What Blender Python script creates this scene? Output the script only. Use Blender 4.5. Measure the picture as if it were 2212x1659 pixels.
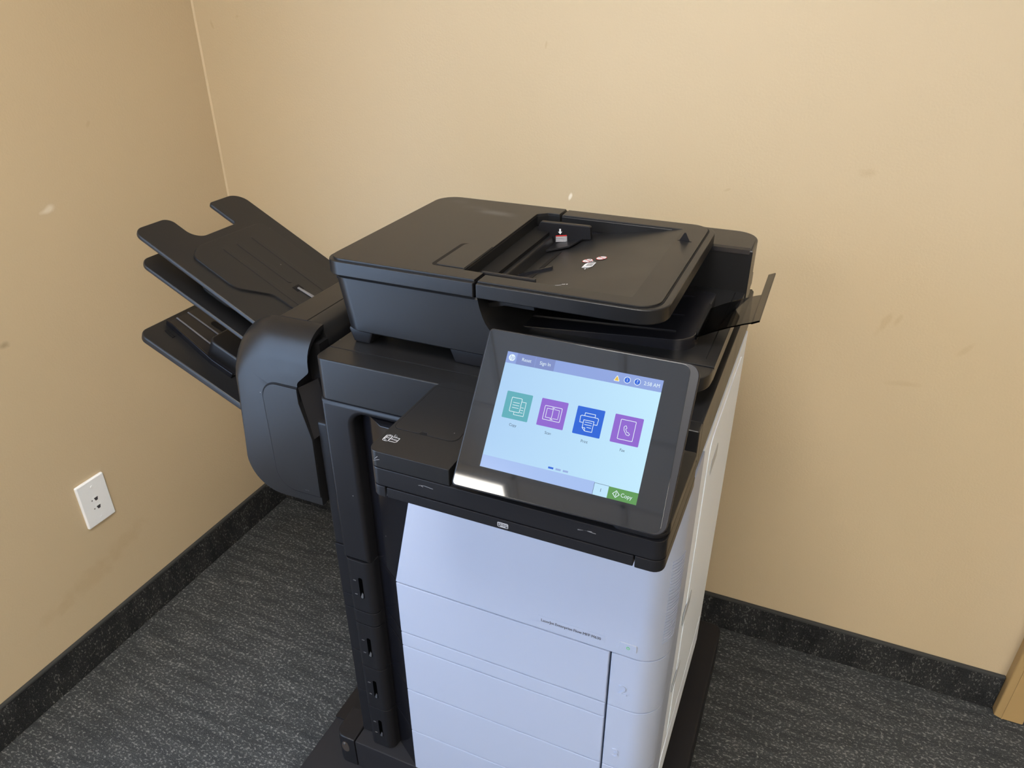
import bpy, bmesh, math, random
from mathutils import Vector, Matrix
random.seed(4)
for o in list(bpy.data.objects):
    bpy.data.objects.remove(o)
SC = bpy.context.scene
COL = SC.collection
PI = math.pi

# ------------------------------------------------------------------ camera, world, light, exposure
SC.view_settings.view_transform = 'Standard'
SC.view_settings.look = 'None'
SC.view_settings.gamma = 1.0
SC.view_settings.use_curve_mapping = False
SC.view_settings.exposure = 0.0
SC.cycles.use_denoising = True
SC.cycles.max_bounces = 10
SC.cycles.diffuse_bounces = 5

cam = bpy.data.objects.new('camera', bpy.data.cameras.new('camera'))
COL.objects.link(cam)
cam.data.sensor_width = 36.0
cam.data.lens = 1598.189 * 36.0 / 2212.0
cam.data.clip_start = 0.02
PITCH, ROLL, YAW = math.radians(29.08749), math.radians(0.22728), math.radians(-23.42002)
fwd = Vector((math.cos(PITCH) * math.sin(YAW), math.cos(PITCH) * math.cos(YAW), -math.sin(PITCH)))
rgt = Vector((math.cos(YAW), -math.sin(YAW), 0))
dwn = fwd.cross(rgt)
r2 = rgt * math.cos(ROLL) + dwn * math.sin(ROLL)
d2 = dwn * math.cos(ROLL) - rgt * math.sin(ROLL)
M = Matrix((r2, -d2, -fwd)).transposed().to_4x4()
M.translation = Vector((0, 0, 1.4536))
cam.matrix_world = M
SC.camera = cam

WX, WY, XR, YF, ZC = -1.412, 1.444, 2.4, -3.3, 2.44   # inner faces of the room

world = bpy.data.worlds.new('world')
SC.world = world
world.use_nodes = True
bg = world.node_tree.nodes['Background']
bg.inputs['Color'].default_value = (0.50, 0.69, 1.0, 1)     # overcast blue daylight outside the window
bg.inputs['Strength'].default_value = 7.4
WIN = (-1.30, 0.22, 0.25, 2.10)                             # window in the left wall, beside the camera (y0, y1, z0, z1)
pl = bpy.data.lights.new('window_portal', 'AREA')
pl.shape = 'RECTANGLE'; pl.size = WIN[1] - WIN[0]; pl.size_y = WIN[3] - WIN[2]
pl.cycles.is_portal = True
plo = bpy.data.objects.new('window_portal', pl); COL.objects.link(plo)
plo.location = (WX - 0.06, (WIN[0] + WIN[1]) / 2, (WIN[2] + WIN[3]) / 2)
plo.rotation_euler = (math.radians(90), 0, math.radians(-90))   # faces +X, into the room
LAMP_COLOR = (1.0, 0.95, 0.87)
LAMP_STRENGTH = 23.8

# ------------------------------------------------------------------ materials
def s2l(c):
    return tuple(((v / 255) / 12.92 if v / 255 <= 0.04045 else ((v / 255 + 0.055) / 1.055) ** 2.4) for v in c)

class NT:
    def __init__(self, name):
        self.m = bpy.data.materials.new(name); self.m.use_nodes = True
        self.t = self.m.node_tree; self.b = self.t.nodes['Principled BSDF']
    def n(self, typ, **kw):
        nd = self.t.nodes.new(typ)
        for k, v in kw.items():
            if k.startswith('i_'):
                nd.inputs[k[2:].replace('_', ' ')].default_value = v
            else: setattr(nd, k, v)
        return nd
    def l(self, a, b): self.t.links.new(a, b)
    def math(self, op, a, b=None, c=None):
        nd = self.t.nodes.new('ShaderNodeMath'); nd.operation = op
        for i, v in enumerate((a, b, c)):
            if v is None: continue
            if isinstance(v, (int, float)): nd.inputs[i].default_value = v
            else: self.l(v, nd.inputs[i])
        return nd.outputs[0]
    def mix(self, fac, a, b):
        nd = self.t.nodes.new('ShaderNodeMix'); nd.data_type = 'RGBA'
        for s, v in ((nd.inputs[0], fac), (nd.inputs[6], a), (nd.inputs[7], b)):
            if isinstance(v, (int, float)): s.default_value = v
            elif isinstance(v, tuple): s.default_value = (*v[:3], 1)
            else: self.l(v, s)
        return nd.outputs[2]
    def ramp(self, fac, stops):
        nd = self.t.nodes.new('ShaderNodeValToRGB'); r = nd.color_ramp
        while len(r.elements) < len(stops): r.elements.new(0.5)
        for e, (p, c) in zip(r.elements, stops):
            e.position = p; e.color = (*c[:3], 1) if isinstance(c, tuple) else (c, c, c, 1)
        self.l(fac, nd.inputs[0]); return nd.outputs[0]

def plain(name, col, rough=0.5, metal=0.0, spec=0.5, bump=0.0, scale=1500.0, dust=0.0, **kw):
    t = NT(name); b = t.b
    b.inputs['Base Color'].default_value = (*col, 1); b.inputs['Roughness'].default_value = rough
    b.inputs['Metallic'].default_value = metal; b.inputs['Specular IOR Level'].default_value = spec
    tc = t.n('ShaderNodeTexCoord')
    if bump or dust:
        nz = t.n('ShaderNodeTexNoise', i_Scale=scale, i_Detail=2.0); t.l(tc.outputs['Object'], nz.inputs['Vector'])
        if bump:
            bp = t.n('ShaderNodeBump', i_Strength=bump, i_Distance=0.0004)
            t.l(nz.outputs[0], bp.inputs['Height']); t.l(bp.outputs[0], b.inputs['Normal'])
        # slight unevenness of the gloss, like handled plastic
        n2 = t.n('ShaderNodeTexNoise', i_Scale=14.0, i_Detail=3.0); t.l(tc.outputs['Object'], n2.inputs['Vector'])
        t.l(t.math('MULTIPLY_ADD', n2.outputs[0], 0.12, rough - 0.06), b.inputs['Roughness'])
        if dust:
            v = t.n('ShaderNodeTexVoronoi', i_Scale=60.0); t.l(tc.outputs['Object'], v.inputs['Vector'])
            sp = t.math('LESS_THAN', v.outputs['Distance'], 0.045)
            sel = t.math('GREATER_THAN', t.n_sep(v.outputs['Color']), 1.0 - dust)
            t.l(t.mix(t.math('MULTIPLY', sp, sel), tuple(col), (0.30, 0.30, 0.30)), b.inputs['Base Color'])
    return t.m
def _sep(self, c):
    nd = self.t.nodes.new('ShaderNodeSeparateColor'); self.l(c, nd.inputs[0]); return nd.outputs[0]
NT.n_sep = _sep

BLK = plain('black_plastic', (0.011, 0.011, 0.012), 0.32, spec=0.37, bump=0.25, dust=0.10)
BLK2 = plain('soft_black_plastic', (0.010, 0.010, 0.012), 0.35, spec=0.30, bump=0.2, dust=0.04)
VOID = plain('dark_hole', (0.001, 0.001, 0.001), 1.0, spec=0.0)
BASEM = plain('matt_black_base', (0.015, 0.015, 0.018), 0.55, spec=0.25, bump=0.2)
DARK = plain('shadow_gap_plastic', (0.006, 0.006, 0.007), 0.6, spec=0.2)
GLOSSB = plain('glossy_black_plastic', (0.006, 0.006, 0.008), 0.16, spec=0.5, dust=0.10, bump=0.02)
SATIN = plain('satin_black_plastic', (0.010, 0.010, 0.013), 0.24, spec=0.5, dust=0.12, bump=0.03)
WHT = plain('white_plastic_daylight_tint', (0.355, 0.405, 0.53), 0.42, spec=0.4, bump=0.12, scale=900)  # white plastic; the front's dimness and blue daylight are put into its colour
WHTS = plain('white_plastic_side_lightened', (0.76, 0.84, 0.96), 0.45, spec=0.4, bump=0.12, scale=900)  # same white plastic, colour lightened and cooled against warm bounce on the side
BRTW = plain('outlet_white_plastic', (0.86, 0.90, 0.96), 0.35, spec=0.5)
METAL = plain('satin_bezel_metal', (0.014, 0.014, 0.017), 0.40, metal=0.0, spec=0.25)
STEEL = plain('steel', (0.75, 0.75, 0.78), 0.3, metal=1.0)
GREYP = plain('grey_plastic', (0.15, 0.15, 0.16), 0.4)
GLASS = plain('display_glass', (0.012, 0.012, 0.013), 0.035, spec=0.75)
PRINTW = plain('white_print', (0.62, 0.64, 0.68), 0.5)
PRINTG = plain('grey_print', (0.075, 0.075, 0.08), 0.5)
REDP = plain('red_print', (0.55, 0.03, 0.03), 0.5)
INK = plain('dark_ink', (0.05, 0.05, 0.06), 0.5)
GREENLED = None

def smudged_black():
    t = NT('smudged_black_plastic'); b = t.b
    tc = t.n('ShaderNodeTexCoord'); sep = t.n('ShaderNodeSeparateXYZ'); t.l(tc.outputs['Object'], sep.inputs[0])
    nz = t.n('ShaderNodeTexNoise', i_Scale=45.0, i_Detail=4.0); t.l(tc.outputs['Object'], nz.inputs['Vector'])
    col = (0.011, 0.011, 0.012)
    for (u, v, ru, rv, a) in ((-.124, .083, .045, .014, .045), (-.165, .099, .030, .012, .016), (-.205, .118, .022, .012, .014), (.10, -.05, .03, .02, .006)):
        p = t.math('DIVIDE', t.math('SUBTRACT', sep.outputs[0], u), ru); q = t.math('DIVIDE', t.math('SUBTRACT', sep.outputs[1], v), rv)
        d = t.math('SQRT', t.math('ADD', t.math('MULTIPLY', p, p), t.math('MULTIPLY', q, q)))
        d = t.math('ADD', d, t.math('MULTIPLY_ADD', nz.outputs[0], .8, -.4))
        f = t.n('ShaderNodeMapRange', i_From_Min=1.0, i_From_Max=.2, i_To_Min=0.0, i_To_Max=1.0); f.clamp = True; t.l(d, f.inputs['Value'])
        col = t.mix(f.outputs[0], col, (.011 + a, .0115 + a * 1.02, .0125 + a * 1.08))
    v = t.n('ShaderNodeTexVoronoi', i_Scale=60.0); t.l(tc.outputs['Object'], v.inputs['Vector'])
    sp = t.math('MULTIPLY', t.math('LESS_THAN', v.outputs['Distance'], 0.05), t.math('GREATER_THAN', t.n_sep(v.outputs['Color']), .9))
    col = t.mix(sp, col, (.3, .3, .3))
    t.l(col, b.inputs['Base Color']); b.inputs['Roughness'].default_value = .32; b.inputs['Specular IOR Level'].default_value = .37
    n1 = t.n('ShaderNodeTexNoise', i_Scale=1500.0); t.l(tc.outputs['Object'], n1.inputs['Vector'])
    bp = t.n('ShaderNodeBump', i_Strength=.25, i_Distance=.0004); t.l(n1.outputs[0], bp.inputs['Height']); t.l(bp.outputs[0], b.inputs['Normal'])
    return t.m

def emit(name, rgb, strength=1.0, rough=0.12):
    t = NT(name); b = t.b
    b.inputs['Base Color'].default_value = (0.004, 0.004, 0.004, 1)
    b.inputs['Roughness'].default_value = rough
    b.inputs['Specular IOR Level'].default_value = 0.3
    b.inputs['Emission Color'].default_value = (*s2l(rgb), 1)
    b.inputs['Emission Strength'].default_value = strength
    return t.m

def smoke_mat():
    t = NT('smoky_clear_plastic'); b = t.b
    b.inputs['Base Color'].default_value = (0.15, 0.147, 0.145, 1)
    b.inputs['Roughness'].default_value = 0.04
    b.inputs['Transmission Weight'].default_value = 1.0
    b.inputs['IOR'].default_value = 1.2
    return t.m
SMOKE = smoke_mat()

def wall_mat(name, marks, axes):
    t = NT(name); b = t.b
    tc = t.n('ShaderNodeTexCoord')
    big = t.n('ShaderNodeTexNoise', i_Scale=1.1, i_Detail=2.0); t.l(tc.outputs['Object'], big.inputs['Vector'])
    col = t.ramp(big.outputs[0], [(0.3, (0.545, 0.442, 0.297)), (0.7, (0.565, 0.459, 0.309))])
    sep = t.n('ShaderNodeSeparateXYZ'); t.l(tc.outputs['Object'], sep.inputs[0])
    U, V = sep.outputs[axes[0]], sep.outputs[axes[1]]
    wob = t.n('ShaderNodeTexNoise', i_Scale=38.0, i_Detail=4.0); t.l(tc.outputs['Object'], wob.inputs['Vector'])
    for (u, v, ru, rv, ang, c, a) in marks:       # scuffs and dents, each with a shape of its own
        du = t.math('SUBTRACT', U, u); dv = t.math('SUBTRACT', V, v)
        ca, sa = math.cos(ang), math.sin(ang)
        p = t.math('ADD', t.math('MULTIPLY', du, ca / ru), t.math('MULTIPLY', dv, sa / ru))
        q = t.math('ADD', t.math('MULTIPLY', du, -sa / rv), t.math('MULTIPLY', dv, ca / rv))
        d = t.math('SQRT', t.math('ADD', t.math('MULTIPLY', p, p), t.math('MULTIPLY', q, q)))
        d = t.math('ADD', d, t.math('MULTIPLY_ADD', wob.outputs[0], 1.6, -0.8))
        f = t.n('ShaderNodeMapRange', i_From_Min=1.0, i_From_Max=0.35, i_To_Min=0.0, i_To_Max=a); f.clamp = True
        t.l(d, f.inputs['Value'])
        col = t.mix(f.outputs[0], col, c)
    t.l(col, b.inputs['Base Color'])
    b.inputs['Roughness'].default_value = 0.62; b.inputs['Specular IOR Level'].default_value = 0.25
    n1 = t.n('ShaderNodeTexNoise', i_Scale=230.0, i_Detail=3.0); t.l(tc.outputs['Object'], n1.inputs['Vector'])
    bp = t.n('ShaderNodeBump', i_Strength=0.16, i_Distance=0.0025)
    t.l(n1.outputs[0], bp.inputs['Height']); t.l(bp.outputs[0], b.inputs['Normal'])
    return t.m
LIGHTM, DARKM, TANM = (0.85, 0.80, 0.70), (0.30, 0.235, 0.15), (0.47, 0.36, 0.22)
WALLB = wall_mat('tan_wall_back', [
    (-0.493, 1.049, 0.009, 0.004, 1.2, LIGHTM, 0.9), (0.052, 1.145, 0.022, 0.010, 0.2, TANM, 0.5),
    (0.138, 0.873, 0.030, 0.008, 1.2, TANM, 0.5), (0.160, 0.885, 0.016, 0.006, 1.3, TANM, 0.5),
    (0.201, 0.757, 0.035, 0.008, 0.1, TANM, 0.4), (0.283, 0.848, 0.02, 0.007, 0.9, TANM, 0.4),
    (-0.552, 1.333, 0.008, 0.003, 1.4, TANM, 0.6), (-0.18, 1.094, 0.008, 0.003, 0.4, TANM, 0.5),
    (-1.365, 1.352, 0.012, 0.004, 1.9, TANM, 0.6), (-1.29, 1.37, 0.007, 0.004, 0.3, TANM, 0.5)], (0, 2))
WALLL = wall_mat('tan_wall_left', [
    (0.958, 1.047, 0.020, 0.008, 0.2, LIGHTM, 0.55), (0.79, 0.827, 0.016, 0.010, 0.1, DARKM, 0.6),
    (1.10, 1.188, 0.010, 0.005, 0.8, TANM, 0.5), (0.79, 0.225, 0.11, 0.030, 0.12, TANM, 0.40),
    (0.90, 0.255, 0.08, 0.026, 0.25, TANM, 0.36), (0.70, 0.21, 0.07, 0.02, 0.1, TANM, 0.25)], (1, 2))
WALLP = wall_mat('tan_wall_plain', [], (0, 2))

def carpet(name, lo, hi, fleck, scale, thr, rows):
    """looped carpet: irregular pale flecks lying in rows on a dark mottled ground"""
    t = NT(name); b = t.b
    tc = t.n('ShaderNodeTexCoord'); src = tc.outputs['Object']
    mp = t.n('ShaderNodeMapping'); mp.inputs['Scale'].default_value = scale; t.l(src, mp.inputs['Vector'])
    n1 = t.n('ShaderNodeTexNoise', i_Scale=1.0, i_Detail=1.5, i_Roughness=0.6); t.l(mp.outputs[0], n1.inputs['Vector'])
    m2 = t.n('ShaderNodeMapping'); m2.inputs['Scale'].default_value = rows; t.l(src, m2.inputs['Vector'])
    n2 = t.n('ShaderNodeTexNoise', i_Scale=1.0, i_Detail=2.0); t.l(m2.outputs[0], n2.inputs['Vector'])
    fib = t.n('ShaderNodeTexNoise', i_Scale=520.0, i_Detail=2.0); t.l(src, fib.inputs['Vector'])
    f = t.math('ADD', n1.outputs[0], t.math('MULTIPLY_ADD', n2.outputs[0], .22, -.11))
    f = t.math('ADD', f, t.math('MULTIPLY_ADD', fib.outputs[0], .20, -.10))
    fl = t.n('ShaderNodeMapRange', i_From_Min=thr, i_From_Max=thr + .22); fl.clamp = True; t.l(f, fl.inputs['Value'])
    base = t.ramp(t.math('MULTIPLY_ADD', fib.outputs[0], 0.6, t.math('MULTIPLY', n2.outputs[0], 0.4)), [(0.36, lo), (0.64, hi)])
    t.l(t.mix(fl.outputs[0], base, fleck), b.inputs['Base Color'])
    b.inputs['Roughness'].default_value = 0.95; b.inputs['Specular IOR Level'].default_value = 0.1
    bp = t.n('ShaderNodeBump', i_Strength=0.7, i_Distance=0.003)
    t.l(t.math('ADD', fib.outputs[0], n1.outputs[0]), bp.inputs['Height']); t.l(bp.outputs[0], b.inputs['Normal'])
    return t.m
CARPET = carpet('grey_loop_carpet', (0.033, 0.036, 0.038), (0.074, 0.079, 0.082), (0.245, 0.248, 0.24), (140, 215, 1), 0.54, (10, 60, 1))
CBASE_L = carpet('dark_carpet_base_left', (0.014, 0.015, 0.017), (0.040, 0.042, 0.044), (0.19, 0.19, 0.185), (1, 260, 150), 0.58, (1, 30, 9))
CBASE_B = carpet('dark_carpet_base_back', (0.014, 0.015, 0.017), (0.040, 0.042, 0.044), (0.19, 0.19, 0.185), (260, 1, 150), 0.58, (30, 1, 9))
BIND = plain('binding_tape', (0.035, 0.037, 0.038), 0.8, bump=0.4, scale=700)
CASE = plain('painted_wood_casing', (0.42, 0.285, 0.125), 0.45, bump=0.1, scale=60)
CEIL = plain('ceiling_tile', (0.80, 0.79, 0.76), 0.9, spec=0.1, bump=0.5, scale=120)
GRID = plain('ceiling_grid', (0.62, 0.62, 0.60), 0.5)

# ------------------------------------------------------------------ mesh helpers
def setp(o, label=None, cat=None, group=None, kind=None):
    for k, v in (('label', label), ('category', cat), ('group', group), ('kind', kind)):
        if v: o[k] = v
    return o

def empty(name, loc=(0, 0, 0), parent=None):
    o = bpy.data.objects.new(name, None); COL.objects.link(o); o.empty_display_size = 0.05
    o.location = loc
    if parent: o.parent = parent
    return o

def off(parent):
    v = Vector((0, 0, 0))
    while parent:
        v += parent.location; parent = parent.parent
    return v

def link(name, bm, mats, parent=None, sharp=38, smooth=True):
    o_ = off(parent)
    for v in bm.verts: v.co -= o_
    me = bpy.data.meshes.new(name); bm.to_mesh(me); bm.free()
    for m in (mats if isinstance(mats, (list, tuple)) else [mats]): me.materials.append(m)
    if smooth:
        for p in me.polygons: p.use_smooth = True
        me.set_sharp_from_angle(angle=math.radians(sharp))
    o = bpy.data.objects.new(name, me); COL.objects.link(o)
    if smooth:
        w = o.modifiers.new('even_normals', 'WEIGHTED_NORMAL'); w.keep_sharp = True; w.weight = 80
    if parent: o.parent = parent
    return o

def rounded(pts, seg=6):
    """pts: (u, v) or (u, v, r); corners with r become arcs."""
    out = []; n = len(pts)
    for i, p in enumerate(pts):
        r = p[2] if len(p) > 2 else 0
        c = Vector(p[:2])
        if r <= 0: out.append(c); continue
        a = (Vector(pts[i - 1][:2]) - c).normalized(); b = (Vector(pts[(i + 1) % n][:2]) - c).normalized()
        ang = a.angle(b); t = r / math.tan(ang / 2)
        ctr = c + (a + b).normalized() * (r / math.sin(ang / 2))
        s0 = c + a * t - ctr; s1 = c + b * t - ctr
        a0 = math.atan2(s0.y, s0.x); da = math.atan2(s1.y, s1.x) - a0
        while da > PI: da -= 2 * PI
        while da < -PI: da += 2 * PI
        for k in range(seg + 1):
            th = a0 + da * k / seg
            out.append(ctr + Vector((math.cos(th), math.sin(th))) * r)
    return out

def to3(axis, u, v, w):
    return {'x': (w, u, v), 'y': (u, w, v), 'z': (u, v, w)}[axis]

def prism_bm(pts, axis, lo, hi, bevel=0.0, caps='both', seg=2, corner=6, bm=None):
    """outline in the plane across `axis` (x: (y,z), y: (x,z), z: (x,y)), pushed from lo to hi; bevel rounds the cap rims"""
    own = bm is None
    b = bmesh.new()
    P = rounded(pts, corner)
    A = [b.verts.new(to3(axis, p.x, p.y, lo)) for p in P]
    B = [b.verts.new(to3(axis, p.x, p.y, hi)) for p in P]
    n = len(P)
    fa = b.faces.new(A); fb = b.faces.new(B)
    for i in range(n):
        b.faces.new((A[i], A[(i + 1) % n], B[(i + 1) % n], B[i]))
    bmesh.ops.recalc_face_normals(b, faces=b.faces)
    if bevel > 0:
        es = []
        if caps in ('both', 'lo'): es += list(fa.edges)
        if caps in ('both', 'hi'): es += list(fb.edges)
        bmesh.ops.bevel(b, geom=es, offset=bevel, segments=seg, profile=0.5, affect='EDGES', clamp_overlap=True)
    if own: return b
    merge(bm, b); return bm

def merge(dst, src, mat=None):
    me = bpy.data.meshes.new('tmp'); src.to_mesh(me); src.free()
    n0 = len(dst.faces)
    dst.from_mesh(me); bpy.data.meshes.remove(me)
    if mat is not None:
        dst.faces.ensure_lookup_table()
        for f in dst.faces[n0:]: f.material_index = mat

def box_bm(x0, x1, y0, y1, z0, z1, bevel=0.0, seg=2, bm=None):
    b = bmesh.new()
    bmesh.ops.create_cube(b, size=1.0)
    for v in b.verts:
        v.co = Vector(((x0 + x1) / 2 + v.co.x * (x1 - x0), (y0 + y1) / 2 + v.co.y * (y1 - y0), (z0 + z1) / 2 + v.co.z * (z1 - z0)))
    if bevel: bmesh.ops.bevel(b, geom=list(b.edges), offset=bevel, segments=seg, profile=0.5, affect='EDGES', clamp_overlap=True)
    if bm is None: return b
    merge(bm, b); return bm

def box(name, d, mat, parent=None, bevel=0.002, seg=2):
    return link(name, box_bm(*d, bevel=bevel, seg=seg), mat, parent)

def prism(name, pts, axis, lo, hi, mat, parent=None, bevel=0.002, caps='both', seg=2, corner=6):
    return link(name, prism_bm(pts, axis, lo, hi, bevel, caps, seg, corner), mat, parent)

def frame_bm(b, fr):
    """move a mesh drawn in local (u, v, n) into the world by frame fr = (origin, U, V, N)"""
    O, U, V, N = fr
    for v in b.verts: v.co = O + U * v.co.x + V * v.co.y + N * v.co.z
    if U.cross(V).dot(N) < 0: bmesh.ops.reverse_faces(b, faces=b.faces)
    return b

def poly_bm(pts, w0=0.0, w1=None, bm=None, mat=0, corner=4):
    """flat (or thin) polygon in local u,v at height w0 (to w1)"""
    b = bmesh.new()
    P = rounded(pts, corner)
    if w1 is None:
        f = b.faces.new([b.verts.new((p.x, p.y, w0)) for p in P]); f.normal_update()
        if f.normal.z < 0: f.normal_flip()
    else:
        b.free(); b = prism_bm(pts, 'z', w0, w1, corner=corner)
    if bm is None: return b
    merge(bm, b, mat); return bm

def stroke_bm(bm, pts, w, z, mat=0, closed=False):
    """constant-width ribbon along a polyline"""
    P = [Vector(p) for p in pts]
    n = len(P)
    for i in range(n if closed else n - 1):
        a, c = P[i], P[(i + 1) % n]
        d = (c - a)
        if d.length < 1e-9: continue
        d.normalize(); nrm = Vector((-d.y, d.x)) * (w / 2); e = d * (w / 2)
        vs = [bm.verts.new((*q, z)) for q in (a - e - nrm, c + e - nrm, c + e + nrm, a - e + nrm)]
        f = bm.faces.new(vs); f.material_index = mat; f.normal_update()
        if f.normal.z < 0: f.normal_flip()
    return bm

def text_bm(s, size, align='CENTER', extrude=0.0, shear=0.0, bold=0.0):
    cu = bpy.data.curves.new('txt', 'FONT'); cu.body = s; cu.size = size; cu.align_x = align; cu.align_y = 'CENTER'
    cu.extrude = extrude; cu.offset = bold; cu.shear = shear; cu.resolution_u = 3
    o = bpy.data.objects.new('txt', cu); COL.objects.link(o)
    dg = bpy.context.evaluated_depsgraph_get()
    me = bpy.data.meshes.new_from_object(o.evaluated_get(dg))
    b = bmesh.new(); b.from_mesh(me)
    bpy.data.objects.remove(o); bpy.data.curves.remove(cu); bpy.data.meshes.remove(me)
    return b

def put_text(bm, s, size, u, v, z, mat=0, align='CENTER', shear=0.0, sx=1.0, width=None, bold=0.0):
    t = text_bm(s, size, align, 0, shear, bold)
    if width:
        xs = [q.co.x for q in t.verts]; sx = width / (max(xs) - min(xs))
    for q in t.verts: q.co = Vector((q.co.x * sx + u, q.co.y + v, z))
    merge(bm, t, mat); return bm

def circle_pts(r, n=24, cx=0, cy=0, a0=0, a1=2 * PI):
    full = abs(a1 - a0 - 2 * PI) < 1e-6
    m = n if full else n + 1
    return [(cx + r * math.cos(a0 + (a1 - a0) * k / n), cy + r * math.sin(a0 + (a1 - a0) * k / n)) for k in range(m)]

X, Y, Z = Vector((1, 0, 0)), Vector((0, 1, 0)), Vector((0, 0, 1))

# ------------------------------------------------------------------ room
T = 0.12
def struct(o): o['kind'] = 'structure'; return o
struct(box('floor', (WX - T, XR + T, YF - T, WY + T, -0.1, 0.0), CARPET, bevel=0))
b = bmesh.new()
for d in ((YF - T, WIN[0], 0, ZC), (WIN[1], WY + T, 0, ZC), (WIN[0], WIN[1], 0, WIN[2]), (WIN[0], WIN[1], WIN[3], ZC)):
    box_bm(WX - T, WX, d[0], d[1], d[2], d[3], bm=b)
struct(link('wall_left', b, WALLL, smooth=False))
struct(box('wall_back', (WX, XR, WY, WY + T, 0, ZC), WALLB, bevel=0))
struct(box('wall_right', (XR, XR + T, YF - T, WY + T, 0, ZC), WALLP, bevel=0))
struct(box('wall_front', (WX, XR, YF - T, YF, 0, ZC), WALLP, bevel=0))
ceil = struct(box('ceiling', (WX - T, XR + T, YF - T, WY + T, ZC, ZC + 0.1), CEIL, bevel=0))
win = struct(empty('window_1', (WX - .06, (WIN[0] + WIN[1]) / 2, WIN[2])))
ym = (WIN[0] + WIN[1]) / 2
for d in ((WIN[0], WIN[0] + .05, WIN[2], WIN[3]), (WIN[1] - .05, WIN[1], WIN[2], WIN[3]), (WIN[0] + .05, WIN[1] - .05, WIN[2], WIN[2] + .05),
          (WIN[0] + .05, WIN[1] - .05, WIN[3] - .05, WIN[3]), (ym - .025, ym + .025, WIN[2] + .05, WIN[3] - .05)):
    link('window_frame', box_bm(WX - .09, WX - .03, d[0], d[1], d[2], d[3], bevel=.004), BRTW, win)
# T-bar ceiling grid, on the module seen mirrored in the display glass
b = bmesh.new()
GX, GY = (-1.06, .505), (-1.43, .44)
for k in range(-1, 8):
    x = GX[0] + GX[1] * k
    if WX < x < XR: box_bm(x - .012, x + .012, YF, WY, ZC - .006, ZC, bm=b)
for k in range(-5, 8):
    y = GY[0] + GY[1] * k
    if YF < y < WY: box_bm(WX, XR, y - .012, y + .012, ZC - .006, ZC, bm=b)
g = link('ceiling_grid', b, GRID, ceil, smooth=False)
g['kind'] = 'stuff'

# recessed ceiling lights (one mirrors in the lower left of the display glass; the right-hand pair is added fill)
def lampmat():
    t = NT('lamp_diffuser'); t.b.inputs['Base Color'].default_value = (0.8, 0.8, 0.8, 1)
    t.b.inputs['Emission Color'].default_value = (*LAMP_COLOR, 1); t.b.inputs['Emission Strength'].default_value = LAMP_STRENGTH
    return t.m
LAMP = lampmat()
LW = [(-1.405, -1.095, -2.72, -1.475, 'beside the left wall behind the camera'), (-.62, -.02, -.50, .42, 'over the floor just in front of the printer'),
      (1.55, 2.15, -2.30, -1.10, 'added toward the right wall to brighten the printer side'),
      (.75, 1.35, -2.30, -1.10, 'added behind the camera to brighten the room from the right')]
for x0, x1, y0, ly, where in LW:
    t = empty('ceiling_light', ((x0 + x1) / 2, (y0 + ly) / 2, ZC - .01))
    setp(t, 'recessed fluorescent ceiling light ' + where, 'light', 'ceiling lights')
    b = bmesh.new(); e = .022
    for d in ((x0, x0 + e, y0, ly), (x1 - e, x1, y0, ly), (x0 + e, x1 - e, y0, y0 + e), (x0 + e, x1 - e, ly - e, ly)):
        box_bm(d[0], d[1], d[2], d[3], ZC - .014, ZC, bevel=.002, bm=b)
    link('frame', b, BRTW, t)
    link('diffuser', box_bm(x0 + e, x1 - e, y0 + e, ly - e, ZC - .010, ZC - .002), LAMP, t, smooth=False)

# carpet baseboards with a bound top edge
bl = struct(box('baseboard_left', (WX, WX + .008, YF, WY, 0, .096), CBASE_L, bevel=.002))
link('binding', box_bm(WX, WX + .0095, YF, WY, .0955, .103, bevel=.0025), BIND, bl)
bb = struct(box('baseboard_back', (WX + .008, .5525, WY - .008, WY, 0, .096), CBASE_B, bevel=.002))
link('binding', box_bm(WX + .0095, .5525, WY - .0095, WY, .0955, .103, bevel=.0025), BIND, bb)
struct(link('trim_2', prism_bm([(WX, WY), (WX + .0035, WY), (WX + .0030, WY - .0012), (WX + .0012, WY - .0030), (WX, WY - .0035)], 'z', .104, ZC), plain('corner_paint', (.60, .485, .325), .55)))
# door casing at the right
dt = struct(prism('trim_1', [(.553, WY), (.553, WY - .026, .004), (.566, WY - .031, .003), (.609, WY - .031, .004), (.609, WY)], 'z', 0.004, 2.06, CASE, bevel=0))
link('casing_bead', prism_bm([(.5665, WY - .030), (.5665, WY - .0325), (.569, WY - .0325), (.569, WY - .030)], 'z', .004, 2.06), CASE, dt)
d1 = struct(box('door_1', (.622, 1.50, WY - .016, WY, .008, 2.03), CASE, bevel=.002))

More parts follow.
